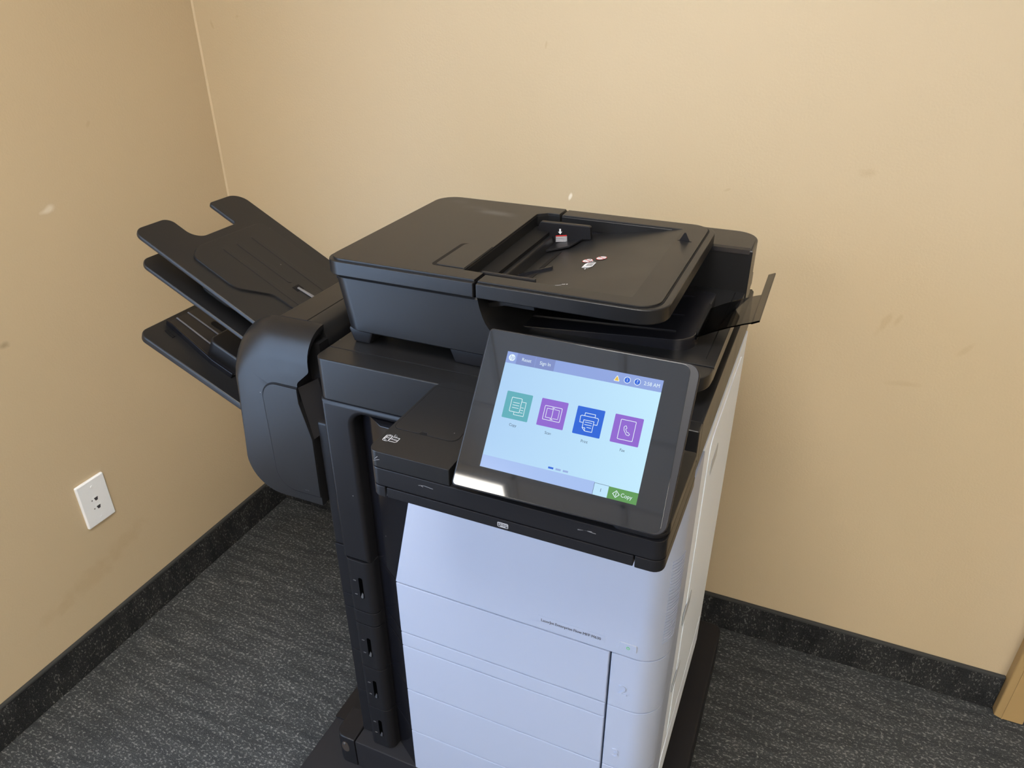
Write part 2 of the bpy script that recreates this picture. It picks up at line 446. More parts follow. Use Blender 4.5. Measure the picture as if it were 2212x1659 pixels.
# ------------------------------------------------------------------ network wall plate
wp = empty('network_wall_plate', (WX, .8585, .346))
setp(wp, 'white two-jack network wall plate on the left tan wall above the baseboard', 'outlet')
link('plate', prism_bm([(.8225, .3455, .003), (.8945, .3455, .003), (.8945, .461, .003), (.8225, .461, .003)], 'x', WX, WX + .0062, bevel=.0032, caps='hi', seg=4), BRTW, wp)
for z in (.4435, .3590):
    b = bmesh.new(); prism_bm([(p[0], p[1]) for p in circle_pts(.0034, 14, .8585, z)], 'x', WX + .006, WX + .0074, bevel=.0006, caps='hi', bm=b)
    s = link('screw', b, BRTW, wp)
for z in (.4105, .3880):
    b = bmesh.new()
    prism_bm([(.8525, z - .007), (.8665, z - .007), (.8665, z + .007), (.8525, z + .007)], 'x', WX + .0060, WX + .0068, bm=b)
    j = link('jack', b, BRTW, wp)
    b = bmesh.new()
    prism_bm([(.8545, z + .0035), (.8645, z + .0035), (.8625, z - .0045), (.8570, z - .0045)], 'x', WX + .0066, WX + .0071, bm=b)
    link('socket', b, INK, j)
    b = bmesh.new(); prism_bm([(p[0], p[1]) for p in circle_pts(.0016, 10, .8490, z)], 'x', WX + .006, WX + .0068, bm=b)
    link('port_mark', b, GREYP, j)

# ------------------------------------------------------------------ printer
PR = empty('multifunction_printer', (-.35, .95, 0))
setp(PR, 'large black and white office multifunction printer with lit touchscreen standing in the corner', 'printer')
XL, XRT = -.602, -.085
# stand on the floor
st = empty('stand', (0, 0, 0), PR)
prism('base_plate', [(-.735, .54, .02), (-.043, .54, .02), (-.043, 1.335, .02), (-.735, 1.335, .02)], 'z', 0.0, .112, BASEM, st, bevel=.006, caps='hi')
b = prism_bm([(-.676, .7002, .020), (-.632, .7002), (-.632, .765), (-.676, .765)], 'z', .1125, .186, bevel=.003, caps='hi', seg=3)
link('corner_block', b, BLK2, st)
b = prism_bm([(-.6535 + .0085 * math.cos(q * PI / 10), .158 + .014 * math.sin(q * PI / 10)) for q in range(20)], 'y', .6996, .704)
link('screw_recess', b, plain('brown_recess', (.045, .036, .030), .5), st)
b = prism_bm([(p[0], p[1]) for p in circle_pts(.0024, 10, -.655, .167)], 'y', .6985, .700)
link('screw', b, STEEL, st)
box('skirt', (-.6305, -.09, .7002, 1.25, .1125, .1855), BASEM, st, bevel=.003)
box('seat_step', (-.735, -.676, .773, 1.2, .112, .1155), BLK2, st, bevel=.001)

# dark inner body that shows in every seam
link('inner_body', box_bm(-.598, -.0885, .757, 1.195, .186, .999), DARK, PR)
# left side cover, a narrow strip beside the column
b = bmesh.new()
for z0, z1 in ((.187, .3025), (.3035, .4085), (.4095, .5125), (.5135, .5435), (.5445, .650), (.651, .880)):
    box_bm(-.629, -.599, .730, 1.15, z0, z1, bevel=.004 if z1 > .85 else .001, bm=b)
link('side_cover', b, BLK2, PR)

# corner column segments with level gauges
def colseg(z0, z1, slot=None, name='column_cover'):
    pts = [(XL, .757), (XL, .713, .012), (-.553, .713, .014), (-.5495, .757)]
    o = link(name, prism_bm(pts, 'z', z0, z1, bevel=.0012, seg=2), BLK2, PR)
    if slot:
        zc = slot
        link('level_slot', prism_bm([(-.5785, zc - .022, .003), (-.5712, zc - .022, .003), (-.5712, zc + .022, .003), (-.5785, zc + .022, .003)], 'y', .7127, .7150), VOID, o)
        link('level_marker', prism_bm([(-.5775, zc - .0205, .002), (-.5723, zc - .0205, .002), (-.5715, zc - .011), (-.5735, zc - .008)], 'y', .7116, .7128), STEEL, o)
        for dz in (.014, -.016):
            link('level_tick', box_bm(-.5885, -.5835, .7123, .714, zc + dz - .0008, zc + dz + .0008), PRINTG, o)
    return o
colseg(.187, .2915, .238)
colseg(.2930, .3965, .344)
colseg(.3980, .5020, .450)
colseg(.5035, .5325)
colseg(.5340, .6430, .5865)
# upper column with the curved shoulder over the recess
up = [(XL, .6445), (-.553, .6445), (-.553, .921, .022), (-.40, .921), (-.40, .9355), (XL, .9355)]
b = prism_bm(up, 'y', .713, .757, bevel=.009, caps='lo', seg=4)
for v in b.verts:   # round the outer left corner like the pieces below
    if v.co.x < XL + .001 and v.co.y < .716: v.co.x += .003
link('upper_column', b, BLK2, PR)
# top band and ledge
b = prism_bm([(XL, .749), (XL, .712, .014), (-.345, .712), (-.330, .728), (XRT, .728, .002), (XRT, .749)], 'z', .9365, 1.0, bevel=.005, seg=3)
link('top_band', b, BLK, PR)
prism('top_ledge', [(XL, .7503), (XRT, .7503), (XRT, 1.195, .01), (XL, 1.195, .01)], 'z', .9365, .9995, BLK, PR, bevel=.0015)

# glossy ends of the trays beside the column, angled into the recess
def glossy(z0, z1, parent):
    return link('glossy_end', prism_bm([(-.5510, .7350), (-.4985, .7025), (-.4985, .757), (-.5510, .757)], 'z', z0, z1, bevel=.0008), GLOSSB, parent)

def white_front(name, z0, z1, x0=-.498, x1=-.1595, parent=PR, x0t=None):
    b = prism_bm([(x0, .757), (x0, .700, .0015), (x1, .700, .0015), (x1, .757)], 'z', z0, z1, bevel=.0012, seg=2)
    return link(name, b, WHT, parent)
# right pillar pieces wrap the rounded corner
def pillar(name, z0, z1, parent, num=None):
    b = prism_bm([(-.1565, .757), (-.1565, .700, .0015), (-.0835, .700, .040), (-.0835, .80), (-.12, .80), (-.12, .757)], 'z', z0, z1, bevel=.0012, seg=2, corner=10)
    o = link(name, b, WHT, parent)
    if num:
        s, u, v = num
        t = text_bm(s, .026, extrude=.0011)
        for q in t.verts: q.co = Vector((u + q.co.x * 1.1, .6998 - q.co.z, v + q.co.y))
        link('tray_number', t, WHT, o)
    return o

# upper front door with the slanted left edge
b = prism_bm([(-.498, .757), (-.498, .700, .0015), (-.0835, .700, .040), (-.0835, .80), (-.12, .80), (-.12, .757)], 'z', .6422, .930, bevel=.0014, seg=2, corner=10)
for v in b.verts:
    if v.co.x < -.45 and v.co.z > .8: v.co.x += .226 * (.930 - .655)
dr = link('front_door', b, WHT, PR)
GL = empty('recess_panel', (0, 0, 0), PR)
link('glossy_panel', prism_bm([(-.5510, .7350), (-.4985, .7030), (-.43, .7030), (-.43, .757), (-.5495, .757)], 'z', .642, .9205, bevel=.0008), GLOSSB, GL)
# model lettering
bt = bmesh.new()
for k in (-1, 0, 1): put_text(bt, 'LaserJet Enterprise Flow MFP M630', .0072, k * .00016, 0, k * .00002, width=.087)
for v in bt.verts: v.co = Vector((-.2165 + v.co.x, .6996 - v.co.z, .6605 + v.co.y))
link('model_lettering', bt, INK, dr, smooth=False)
b = bmesh.new()
prism_bm([(-.265, .6535, .001), (-.167, .6535, .001), (-.167, .6680, .001), (-.265, .6680, .001)], 'y', .69975, .701, bm=b)
link('name_plate', b, WHT, dr)
b = prism_bm([(-.1475, .6545, .002), (-.1225, .6545, .002), (-.1225, .6680, .002), (-.1475, .6680, .002)], 'y', .6992, .701, bevel=.0005, caps='lo')
pb = link('power_button_rim', b, plain('button_rim', (.42, .45, .50), .4), dr)
b = prism_bm([(-.1470, .6550, .0018), (-.1230, .6550, .0018), (-.1230, .6675, .0018), (-.1470, .6675, .0018)], 'y', .6986, .7002, bevel=.0006, caps='lo')
link('power_button', b, WHT, dr)
b = bmesh.new()
stroke_bm(b, circle_pts(.0021, 12, 0, 0, PI * .68, PI * 2.32), .0007, 0); stroke_bm(b, [(0, .0006), (0, .0026)], .0007, 0)
frame_bm(b, (Vector((-.1345, .6984, .6608)), X, Z, -Y))
link('power_symbol', b, emit('green_led', (120, 235, 130), .7), dr)
# ventilation ribs on the rounded corner
b2 = bmesh.new()
N_R = 27
for k in range(N_R):
    z = .672 + k * (.815 - .672) / (N_R - 1)
    cx, cy = -.1235, .740
    ring = []
    for j in range(7):
        a = math.radians(-40 + j * 7.0)
        ring.append([b2.verts.new((cx + r * math.cos(a), cy + r * math.sin(a), z + dz)) for r, dz in ((.0395, -.0013), (.0410, -.0013), (.0410, .0009), (.0395, .0009))])
    for q0, q1 in zip(ring, ring[1:]):
        for i in range(4): b2.faces.new((q0[i], q0[(i + 1) % 4], q1[(i + 1) % 4], q1[i]))
    b2.faces.new(ring[0]); b2.faces.new(ring[-1])
bmesh.ops.recalc_face_normals(b2, faces=b2.faces)
vr = link('vent_ribs', b2, WHT, dr, smooth=False)
vr['kind'] = 'stuff'

tr = []
names = [('paper_tray', .5365, .6400), ('paper_tray', .400, .5040), ('paper_tray', .2935, .3978), ('paper_tray', .187, .2913)]
for i, (nm, z0, z1) in enumerate(names):
    o = white_front(nm, z0, z1); glossy(z0, z1, o); tr.append(o)
    o['label'] = ['upper white tray front marked 2', 'white tray front marked 3', 'third white tray front down', 'lowest white tray front'][i]
pillar('tray_end', .5355, .6405, tr[0], ('2', -.1365, .574))
pillar('tray_end', .400, .5340, tr[1], ('3', -.138, .434))
pillar('tray_end', .2935, .3985, tr[2])
pillar('tray_end', .187, .292, tr[3])
sep = white_front('front_strip', .5060, .5343); glossy(.5060, .5343, sep)

# white right side with a door, handle slots and the black top rim
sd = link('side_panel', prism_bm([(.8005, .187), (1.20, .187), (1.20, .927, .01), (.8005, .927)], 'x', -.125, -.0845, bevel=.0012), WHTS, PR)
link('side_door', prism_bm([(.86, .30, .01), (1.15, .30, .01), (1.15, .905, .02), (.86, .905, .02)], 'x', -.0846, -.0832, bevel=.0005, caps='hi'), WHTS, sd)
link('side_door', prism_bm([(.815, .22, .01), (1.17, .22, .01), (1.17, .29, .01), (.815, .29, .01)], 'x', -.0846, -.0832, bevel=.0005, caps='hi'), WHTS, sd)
SLOT = plain('handle_recess_grey', (.42, .46, .53), .4)
link('side_handle', prism_bm([(.895, .826, .006), (.955, .826, .006), (.955, .850, .006), (.895, .850, .006)], 'x', -.0836, -.0826), SLOT, sd)
link('side_handle', prism_bm([(.835, .586, .006), (.895, .586, .006), (.895, .612, .006), (.835, .612, .006)], 'x', -.0836, -.0826), SLOT, sd)
link('side_handle', prism_bm([(.825, .447, .006), (.885, .447, .006), (.885, .465, .006), (.825, .465, .006)], 'x', -.0836, -.0826), SLOT, sd)

# ------------------------------------------------------------------ scanner with document feeder
SN = empty('scanner', (0, 0, 0), PR)
# feet
for (x0, x1, y0, y1) in ((-.585, -.545, .775, .82), (-.425, -.30, .772, .82), (-.15, -.10, .80, .85), (-.585, -.545, 1.05, 1.09), (-.15, -.10, 1.05, 1.10)):
    b = box_bm(x0, x1, y0, y1, .9995, 1.0225, bevel=.004)
    for v in b.verts:
        if v.co.z < 1.005: v.co.x += .006 if v.co.x < (x0 + x1) / 2 else -.006
    link('foot', b, BLK2, SN)
link('feeder_core', box_bm(-.590, -.383, .770, 1.09, 1.095, 1.108), DARK, SN)
# body: its right edge flares out at the mouth of the output bay
lv = [(1.0215, -.332), (1.0240, -.331), (1.0410, -.331), (1.0440, -.341), (1.0480, -.348), (1.0540, -.3545), (1.0610, -.3610), (1.0690, -.3665), (1.0780, -.3705), (1.0900, -.3740), (1.1000, -.3758), (1.1025, -.3775)]
b = bmesh.new(); rows = []
for z, xr in lv:
    k = (1.1025 - z) / .081; e = .0025 if z in (1.0215, 1.1025) else 0
    P = rounded([(-.598 + .011 * k + e, .7615 + .004 * k + e, .028), (xr, .7615 + .004 * k + e), (xr, 1.098 - e), (-.598 + .011 * k + e, 1.098 - e, .035)], 10)
    rows.append([b.verts.new((p.x, p.y, z)) for p in P])
b.faces.new(rows[0]); b.faces.new(rows[-1]); n = len(rows[0])
for r0, r1 in zip(rows, rows[1:]):
    for i in range(n): b.faces.new((r0[i], r0[(i + 1) % n], r1[(i + 1) % n], r1[i]))
bmesh.ops.recalc_face_normals(b, faces=b.faces)
link('feeder_body', b, BLK, SN)
# bed (output floor) with rounded front right corner and lip
prism('output_bed', [(-.331, .812), (-.0885, .812), (-.0885, 1.16), (-.331, 1.16)], 'z', 1.0215, 1.0415, BLK, SN, bevel=.0008)
prism('front_lip', [(-.3305, .8112), (-.3305, .766), (-.0885, .766, .038), (-.0885, .8112)], 'z', 1.0215, 1.0410, BLK, SN, bevel=.003, corner=10)
link('bed_groove', prism_bm([(-.1022, .830), (-.1008, .830), (-.1008, 1.06), (-.1022, 1.06)], 'z', 1.0413, 1.0421), DARK, SN)
# rear block behind the output bay
b = prism_bm([(-.376, 1.066), (-.0865, 1.066), (-.0865, 1.156, .036), (-.376, 1.156)], 'z', 1.0216, 1.106, bevel=.004, caps='hi', seg=4, corner=10)
link('rear_block', b, BLK, SN)
link('rear_block_edge', prism_bm([(1.0650, 1.0995), (1.0665, 1.1055), (1.0725, 1.1070), (1.0725, 1.0995)], 'x', -.376, -.0905, bevel=.001), SATIN, SN)
# left cover of the feeder
C0 = [(-.602, .757, .026), (-.3795, .757, .0015), (-.3795, .7885), (-.407, .7885), (-.412, 1.052, .004), (-.398, 1.066, .004), (-.3795, 1.066), (-.3795, 1.1005), (-.602, 1.1005, .036)]
cv = link('feeder_cover', prism_bm(C0, 'z', 1.1045, 1.1235, bevel=.0018, seg=2, corner=10), BLK, SN)
C1 = [(-.597, .7625, .022), (-.3800, .7625, .001), (-.3800, .7890), (-.4075, .7890), (-.4125, 1.0525, .004), (-.3985, 1.0655, .004), (-.3800, 1.0655), (-.3800, 1.0965), (-.597, 1.0965, .033)]
link('cover_top', prism_bm(C1, 'z', 1.1232, 1.1262, bevel=.0012, caps='hi', seg=2, corner=10), smudged_black(), cv)
link('latch_gap', prism_bm([(-.4560, .7905, .006), (-.4095, .7905), (-.4105, .8830), (-.4560, .8830, .008)], 'z', 1.1255, 1.12645), DARK, cv)
link('latch', prism_bm([(-.4500, .7920, .006), (-.4085, .7920), (-.4100, .8824), (-.4500, .8824, .008)], 'z', 1.1250, 1.1271, bevel=.0006, caps='hi'), BLK, cv)
# inner wall under the cover edge that closes the paper pit
link('roller_housing', box_bm(-.470, -.425, .790, 1.064, 1.055, 1.1045), DARK, SN)
# input tray: a rim around a sunk sloping floor
def ring(name, outer, inner, z0, z1, mat, parent, bevel=.0):
    b = bmesh.new(); O = rounded(outer, 8); I = rounded(inner, 8)
    return b, O, I
IT = empty('input_tray', (0, 0, 0), SN)
RIM = [(-.3762, .757, .0015), (-.1435, .757, .034), (-.1435, 1.100, .030), (-.3762, 1.100), (-.3762, 1.0655), (-.1895, 1.0655, .003), (-.1895, .7865, .003), (-.3762, .7865)]
link('rim', prism_bm(RIM, 'z', 1.1045, 1.1230, bevel=.0022, seg=3, corner=10), BLK, IT)
RM1 = [(-.3758, .7625, .001), (-.1535, .7625, .028), (-.1535, 1.0965, .026), (-.3758, 1.0965), (-.3758, 1.0662), (-.1890, 1.0662, .003), (-.1890, .7860, .003), (-.3758, .7860)]
link('rim_top', prism_bm(RM1, 'z', 1.1225, 1.1252, bevel=.0010, caps='hi', seg=2, corner=10), BLK, IT)
link('rim_groove', prism_bm([(-.3758, .7608, .001), (-.1515, .7608, .029), (-.1515, 1.0985, .027), (-.3758, 1.0985), (-.3758, 1.0672), (-.1888, 1.0672), (-.1888, .7850), (-.3758, .7850)], 'z', 1.1222, 1.1234), DARK, IT)
link('tray_floor', prism_bm([(-.1880, 1.1250), (-.1900, 1.1248), (-.3180, 1.1030), (-.4250, 1.0730), (-.4250, 1.0680), (-.3180, 1.0960), (-.1880, 1.1080)], 'y', .7862, 1.0658), BLK, IT)
def fz(x):
    return 1.1030 + (x + .318) * (.0218 / .128) if x > -.318 else 1.1030 + (x + .318) * (.030 / .107)
def floor_patch(name, pts, mat, h=.0006, parent=IT, bevel=0):
    b = prism_bm(pts, 'z', 0, h, bevel=bevel, caps='hi')
    for v in b.verts: v.co.z += fz(v.co.x)
    return link(name, b, mat, parent)
for (y0, y1) in ((.905, .985), (.842, .888)):
    floor_patch('guide_slot', [(-.3535, y0), (-.3465, y0), (-.3465, y1), (-.3535, y1)], DARK)
floor_patch('feed_rib', [(-.3920, .895, .002), (-.3830, .895, .002), (-.3830, .985), (-.3920, .985)], BLK, .004)
floor_patch('feed_rib', [(-.3920, .835), (-.3830, .835), (-.3830, .868, .002), (-.3920, .868, .002)], BLK, .004)
floor_patch('feed_rib', [(-.3880, .884), (-.3880, .880, .002), (-.3300, .900), (-.3300, .904)], SATIN, .004)
# paper guides
gy0 = 1.030
b = prism_bm([(-.402, 1.112, .004), (-.398, 1.1225, .004), (-.319, 1.1235, .003), (-.3165, 1.1035, .002), (-.333, 1.1015), (-.345, 1.0960), (-.402, 1.0800)], 'y', gy0, gy0 + .009, bevel=.0015, seg=2)
link('paper_guide', b, BLK2, IT)
b = prism_bm([(-.396, gy0 + .002), (-.386, .990, .004), (-.338, .998, .004), (-.329, gy0 + .002)], 'z', 0, .0030, bevel=.0008)
for v in b.verts: v.co.z += fz(v.co.x) + .0015
link('guide_foot', b, BLK2, IT)
b = bmesh.new()
put = [(-.372, 1.1040), (-.3545, 1.1070), (-.3545, 1.1055), (-.372, 1.1025)]
for pts, mi in ((put, 1),):
    poly_bm(pts, 0, bm=b, mat=mi)
for k in range(5):
    za = -.0017 * (k + 1)
    poly_bm([(-.3720, 1.1036 + za), (-.3540, 1.1064 + za), (-.3540, 1.1064 + za - .0009), (-.3720, 1.1036 + za - .0009)], 0, bm=b, mat=0)
poly_bm([(-.3668, 1.1150), (-.3642, 1.1153), (-.3640, 1.1108), (-.3620, 1.1112), (-.3650, 1.1068), (-.3688, 1.1102), (-.3667, 1.1105)], 0, bm=b, mat=0)
for v in b.verts: v.co = Vector((v.co.x, gy0 - .0012, v.co.y))
bmesh.ops.recalc_face_normals(b, faces=b.faces)
link('fill_label', b, [PRINTW, REDP], IT)
b = prism_bm([(-.384, .7905, .001), (-.3115, .7905, .001), (-.3115, .7955, .001), (-.384, .7955, .001)], 'z', 1.085, 1.1262, bevel=.001, seg=2)
link('paper_guide', b, BLK2, IT)
link('guide_gap', prism_bm([(-.378, .7880), (-.3100, .7880), (-.3100, .7905), (-.378, .7905)], 'z', 1.1215, 1.1255), DARK, IT)
# paper stop tab and its slot
b = bmesh.new()
fr = (Vector((-.1755, 1.0125, 1.1250)), X, Z, Y)
b = prism_bm([(-.0075, 0), (.0075, 0), (.0010, .0120), (-.0010, .0120)], 'y', 0, .0012)
for v in b.verts: v.co += Vector((-.1755, 1.0125, 1.1250))
link('paper_stop', b, BLK2, IT)
link('stop_slot', prism_bm([(-.1850, 1.0110, .001), (-.1655, 1.0110, .001), (-.1655, 1.0135, .001), (-.1850, 1.0135, .001)], 'z', 1.1249, 1.1254), DARK, IT)
# stickers printed on the sloping floor
def on_floor(b, u0, v0, rot=0.0, h=.0006):
    ca, sa = math.cos(rot), math.sin(rot)
    for v in b.verts:
        u, w = v.co.x * ca - v.co.y * sa + u0, v.co.x * sa + v.co.y * ca + v0
        v.co = Vector((u, w, fz(u) + h + v.co.z))
    return b
for i, (cu, cvv) in enumerate(((-.2885, .928), (-.2720, .938))):
    b = bmesh.new()
    poly_bm(circle_pts(.0074, 28), 0, bm=b, mat=0); poly_bm(circle_pts(.0066, 28), .0002, bm=b, mat=1)
    stroke_bm(b, [(-.0047, .0047), (.0047, -.0047)], .0012, .0005, 0)
    if i == 0:
        poly_bm([(-.0035, -.0038), (-.0015, -.0038), (-.0020, -.0018), (-.0036, -.0024)], .0004, bm=b, mat=2)
        stroke_bm(b, [(.0005, .0030), (.0022, .0040), (.0035, .0025), (.0030, .0010)], .0010, .0004, 2)
    else:
        stroke_bm(b, [(-.0045, -.0010), (-.0010, -.0022)], .0008, .0004, 3); stroke_bm(b, [(.0008, .0028), (.0045, .0018)], .0008, .0004, 3)
    link('prohibition_sticker', on_floor(b, cu, cvv), [REDP, PRINTW, INK, GREYP], IT, smooth=False)
b = bmesh.new()
poly_bm([(-.0070, -.0105), (.0040, -.0105), (.0070, -.0065), (.0070, .0105), (-.0050, .0105), (-.0070, .0030)], 0, bm=b, mat=0)
for k in range(6):
    stroke_bm(b, [(-.0030, .0075 - .0024 * k), (.0052, .0075 - .0024 * k)], .0008, .0003, 1)
stroke_bm(b, [(-.0045, -.0085), (-.0035, -.0080)], .0009, .0003, 1)
stroke_bm(b, [(-.0035, .0140), (.0035, .0140)], .0007, 0, 0); stroke_bm(b, [(-.0035, -.0140), (.0035, -.0140)], .0007, 0, 0)
stroke_bm(b, [(0, .0145), (0, .0175)], .0011, 0, 0); stroke_bm(b, [(0, -.0145), (0, -.0175)], .0011, 0, 0)
link('page_sticker', on_floor(b, -.2805, .909, -.0), [PRINTW, INK], IT, smooth=False)
b = bmesh.new()
stroke_bm(b, [(-.0070, 0), (.0065, .004)], .0006, 0); put_text(b, 'A5 R', .0042, .0110, .0060, 0)
link('size_mark', on_floor(b, -.2985, .827), PRINTW, IT, smooth=False)
b = bmesh.new()
stroke_bm(b, [(-.0035, 0), (.0025, .001)], .0006, 0); put_text(b, 'A4 / LTR', .0038, .0085, .0020, 0)
link('size_mark', on_floor(b, -.2965, .810), PRINTW, IT, smooth=False)

# output ramp, ribs and clear flap
b = prism_bm([(-.372, .8245), (-.121, .838, .028), (-.121, 1.010, .012), (-.372, 1.035)], 'z', 0, 1, corner=8)
def rz(x): return 1.0425 + max(0, (x + .372)) / .251 * .0155
for v in b.verts: v.co.z = 1.0410 if v.co.z < .5 else rz(v.co.x)
rp_top = [e for e in b.edges if all(v.co.z > 1.0419 for v in e.verts) and any(abs(f.normal.z) < .5 for f in e.link_faces)]
bmesh.ops.bevel(b, geom=rp_top, offset=.0015, segments=2, profile=.5, affect='EDGES', clamp_overlap=True)
link('output_ramp', b, SATIN, SN)
for y in (.862, .915, .985):
    b = prism_bm([(-.345, y, .0005), (-.147, y, .0005), (-.147, y + .0018, .0005), (-.345, y + .0018, .0005)], 'z', 0, .0016)
    for v in b.verts: v.co.z += rz(v.co.x) - .0002
    link('ramp_rib', b, SATIN, SN)
b = prism_bm([(-.1235, .870), (-.1195, .858), (-.1195, .958), (-.1235, .962)], 'z', 1.0495, 1.0595)
link('flap_slot', b, DARK, SN)
# clear flap: arm and end bar
b = bmesh.new()
prof = [(-.1205, 1.0560), (-.104, 1.0655), (-.085, 1.0750), (-.066, 1.0830), (-.0575, 1.0860)]
for (ya, yb, pr, th) in ((.858, .953, prof, .0016),):
    top = prof; bot = [(x + .0008, z - th) for x, z in prof]
    merge(b, prism_bm([*top, *reversed(bot)], 'y', ya, yb, bevel=.0003))
fl = link('output_flap', b, SMOKE, SN)
b = prism_bm([(-.0583, 1.0838), (-.0583, 1.0868), (-.0500, 1.0905), (-.0490, 1.0900), (-.0490, 1.0885), (-.0570, 1.0845)], 'y', .856, 1.030, bevel=.0004)
link('flap_end_bar', b, SMOKE, SN)
# ------------------------------------------------------------------ control panel
CP = empty('control_panel', (0, 0, 0), PR)
x0, x1, yf, yr = -.407, -.0795, .545, .697
prism('panel_base', [(x0, yf, .012), (x1, yf, .012), (x1, yr, .004), (x0, .712, .012)], 'z', .9615, .9848, BLK2, CP, bevel=.0015)
prism('reader_block', [(x0, yf, .012), (-.3075, yf, .001), (-.3075, .712), (x0, .712, .020)], 'z', .9856, 1.0062, BLK, CP, bevel=.0014, corner=8)
prism('arm_block', [(-.3065, .566), (-.0935, .566), (-.0935, .556, .004), (x1, .556, .008), (x1, .689, .004), (-.3065, .689)], 'z', .9852, .9985, BLK, CP, bevel=.0015)
prism('end_cap', [(-.135, .5475, .010), (-.0805, .5475, .016), (-.0805, .575), (-.135, .575)], 'z', .9850, .9900, BLK2, CP, bevel=.001)
link('inner_gap', box_bm(-.402, -.084, .552, .690, .950, .9855), DARK, CP)
for xa, xb in ((x0, -.3885), (-.1075, x1)):
    pts = [(xa, yf, .012 if xa == x0 else .001), (xb, yf, .001 if xa == x0 else .012), (xb, yr), (xa, yr)]
    prism('lower_corner', pts, 'z', .9465, .9608, BLK2, CP, bevel=.0012)
kd = prism('keyboard_drawer', [(-.3868, yf + .0004, .001), (-.1090, yf + .0004, .001), (-.1090, .69), (-.3868, .69)], 'z', .9468, .9600, BLK2, CP, bevel=.0012)
# keyboard symbol
b = bmesh.new()
W, H = .0058, .0028
stroke_bm(b, [(-W, H - .0006), (-W + .0006, H), (W - .0006, H), (W, H - .0006), (W, -H + .0006), (W - .0006, -H), (-W + .0006, -H), (-W, -H + .0006)], .00045, 0, 0, True)
for r in range(3):
    for c in range(8):
        u, v = -W + .0012 + c * .00128, .0015 - r * .0013
        poly_bm([(u, v), (u + .0007, v), (u + .0007, v + .0007), (u, v + .0007)], 0, bm=b)
poly_bm([(-.003, -.0022), (.003, -.0022), (.003, -.0017), (-.003, -.0017)], 0, bm=b)
frame_bm(b, (Vector((-.2472, yf + .0001, .9532)), X, Z, -Y))
link('keyboard_symbol', b, PRINTW, CP, smooth=False)
# scratches worn into the front edge
b = bmesh.new()
for pts in ([(-.166, .9745), (-.158, .9760), (-.148, .9752)], [(-.166, .9750), (-.152, .9765)], [(-.345, .976), (-.338, .9772), (-.328, .9760)], [(-.343, .9768), (-.340, .9752)], [(-.398, .996), (-.394, 1.0)], [(-.399, .994), (-.392, .9965)]):
    stroke_bm(b, [(p[0], p[1]) for p in pts], .0007, 0)
frame_bm(b, (Vector((0, yf - .00015, 0)), X, Z, -Y))
link('scratches', b, plain('worn_grey', (.16, .16, .17), .6), CP, smooth=False)['kind'] = 'stuff'
# badge reader pad with thumb notch
link('pad_gap', prism_bm([(-.4035, .5925, .008), (-.3235, .5925, .010), (-.3235, .6975, .006), (-.4035, .6975, .006)], 'z', 1.0056, 1.00645), DARK, CP)
link('reader_pad', prism_bm([(-.4027, .5933, .008), (-.3700, .5933), (-.3675, .5975), (-.3615, .5975), (-.3590, .5933), (-.3243, .5933, .010), (-.3243, .6967, .006), (-.4027, .6967, .006)], 'z', 1.0050, 1.0069, bevel=.0005, caps='hi'), BLK, CP)
# wireless printing symbol: phone, tag and signal arcs
b = bmesh.new()
stroke_bm(b, rounded([(-.0075, -.0060, .002), (-.0005, -.0060, .002), (-.0005, .0060, .002), (-.0075, .0060, .002)], 3), .0008, 0, 0, True)
stroke_bm(b, [(-.0060, -.0032), (-.0060, .0042), (-.0020, .0042)], .0006, 0); stroke_bm(b, [(-.0055, -.0042), (-.0030, -.0042)], .0006, 0)
stroke_bm(b, circle_pts(.0015, 14, -.0038, .0005), .0007, 0, 0, True); stroke_bm(b, [(-.0050, .0005), (-.0028, .0005)], .0006, 0)
stroke_bm(b, [(.0005, .0036), (.0095, .0036), (.0095, -.0034), (.0078, -.0050), (.0005, -.0050)], .0006, 0)
put_text(b, 'Print', .0042, .0048, -.0006, 0)
for r in (.0018, .0032): stroke_bm(b, circle_pts(r, 8, .0015, .0052, -.1, PI * .55), .0007, 0)
poly_bm(circle_pts(.0006, 8, .0015, .0056), 0, bm=b)
frame_bm(b, (Vector((-.3935, .5725, 1.0064)), X, Y, Z))
link('wireless_print_symbol', b, PRINTW, CP, smooth=False)

# display: a tilted slab with bezel, glass and lit screen
TILT = .9215
DC = Vector((-.1940, .5890, 1.0640)); DU = X; DV = Vector((0, math.cos(TILT), math.sin(TILT))); DN = DU.cross(DV)
FR = (DC, DU, DV, DN)
mm = .001
def dprism(name, pts, w0, w1, mat, bevel=0, caps='hi', seg=2, corner=8):
    b = prism_bm([tuple(c * mm for c in p) for p in pts], 'z', w0 * mm, w1 * mm, bevel=bevel * mm, caps=caps, seg=seg, corner=corner)
    return link(name, frame_bm(b, FR), mat, CP)
dprism('display_shell', [(-104, -82, 6), (111, -82, 10), (111, 80, 10), (-104, 80, 6)], -15, -4.5, BLK, bevel=3, caps='lo')
dprism('bezel', [(-107.5, -86.5, 5), (113.5, -83.5, 12), (113, 81.5, 12), (-107.5, 81.5, 5)], -4.5, -.4, METAL, bevel=1.4, caps='hi', seg=3)
b = prism_bm([tuple(c * mm for c in p) for p in [(-106, -85, 4), (108.3, -82, 8), (103.6, 80, 8), (-106, 80, 4)]], 'z', -.0012, 0, bevel=.0003, caps='hi', corner=8)
link('display_glass', frame_bm(b, FR), GLASS, CP)
# support behind
link('display_support', prism_bm([(.5600, .9985), (.6720, .9985), (.6600, 1.03), (.6360, 1.098), (.600, 1.060)], 'x', -.285, -.105, bevel=.003), BLK2, CP)
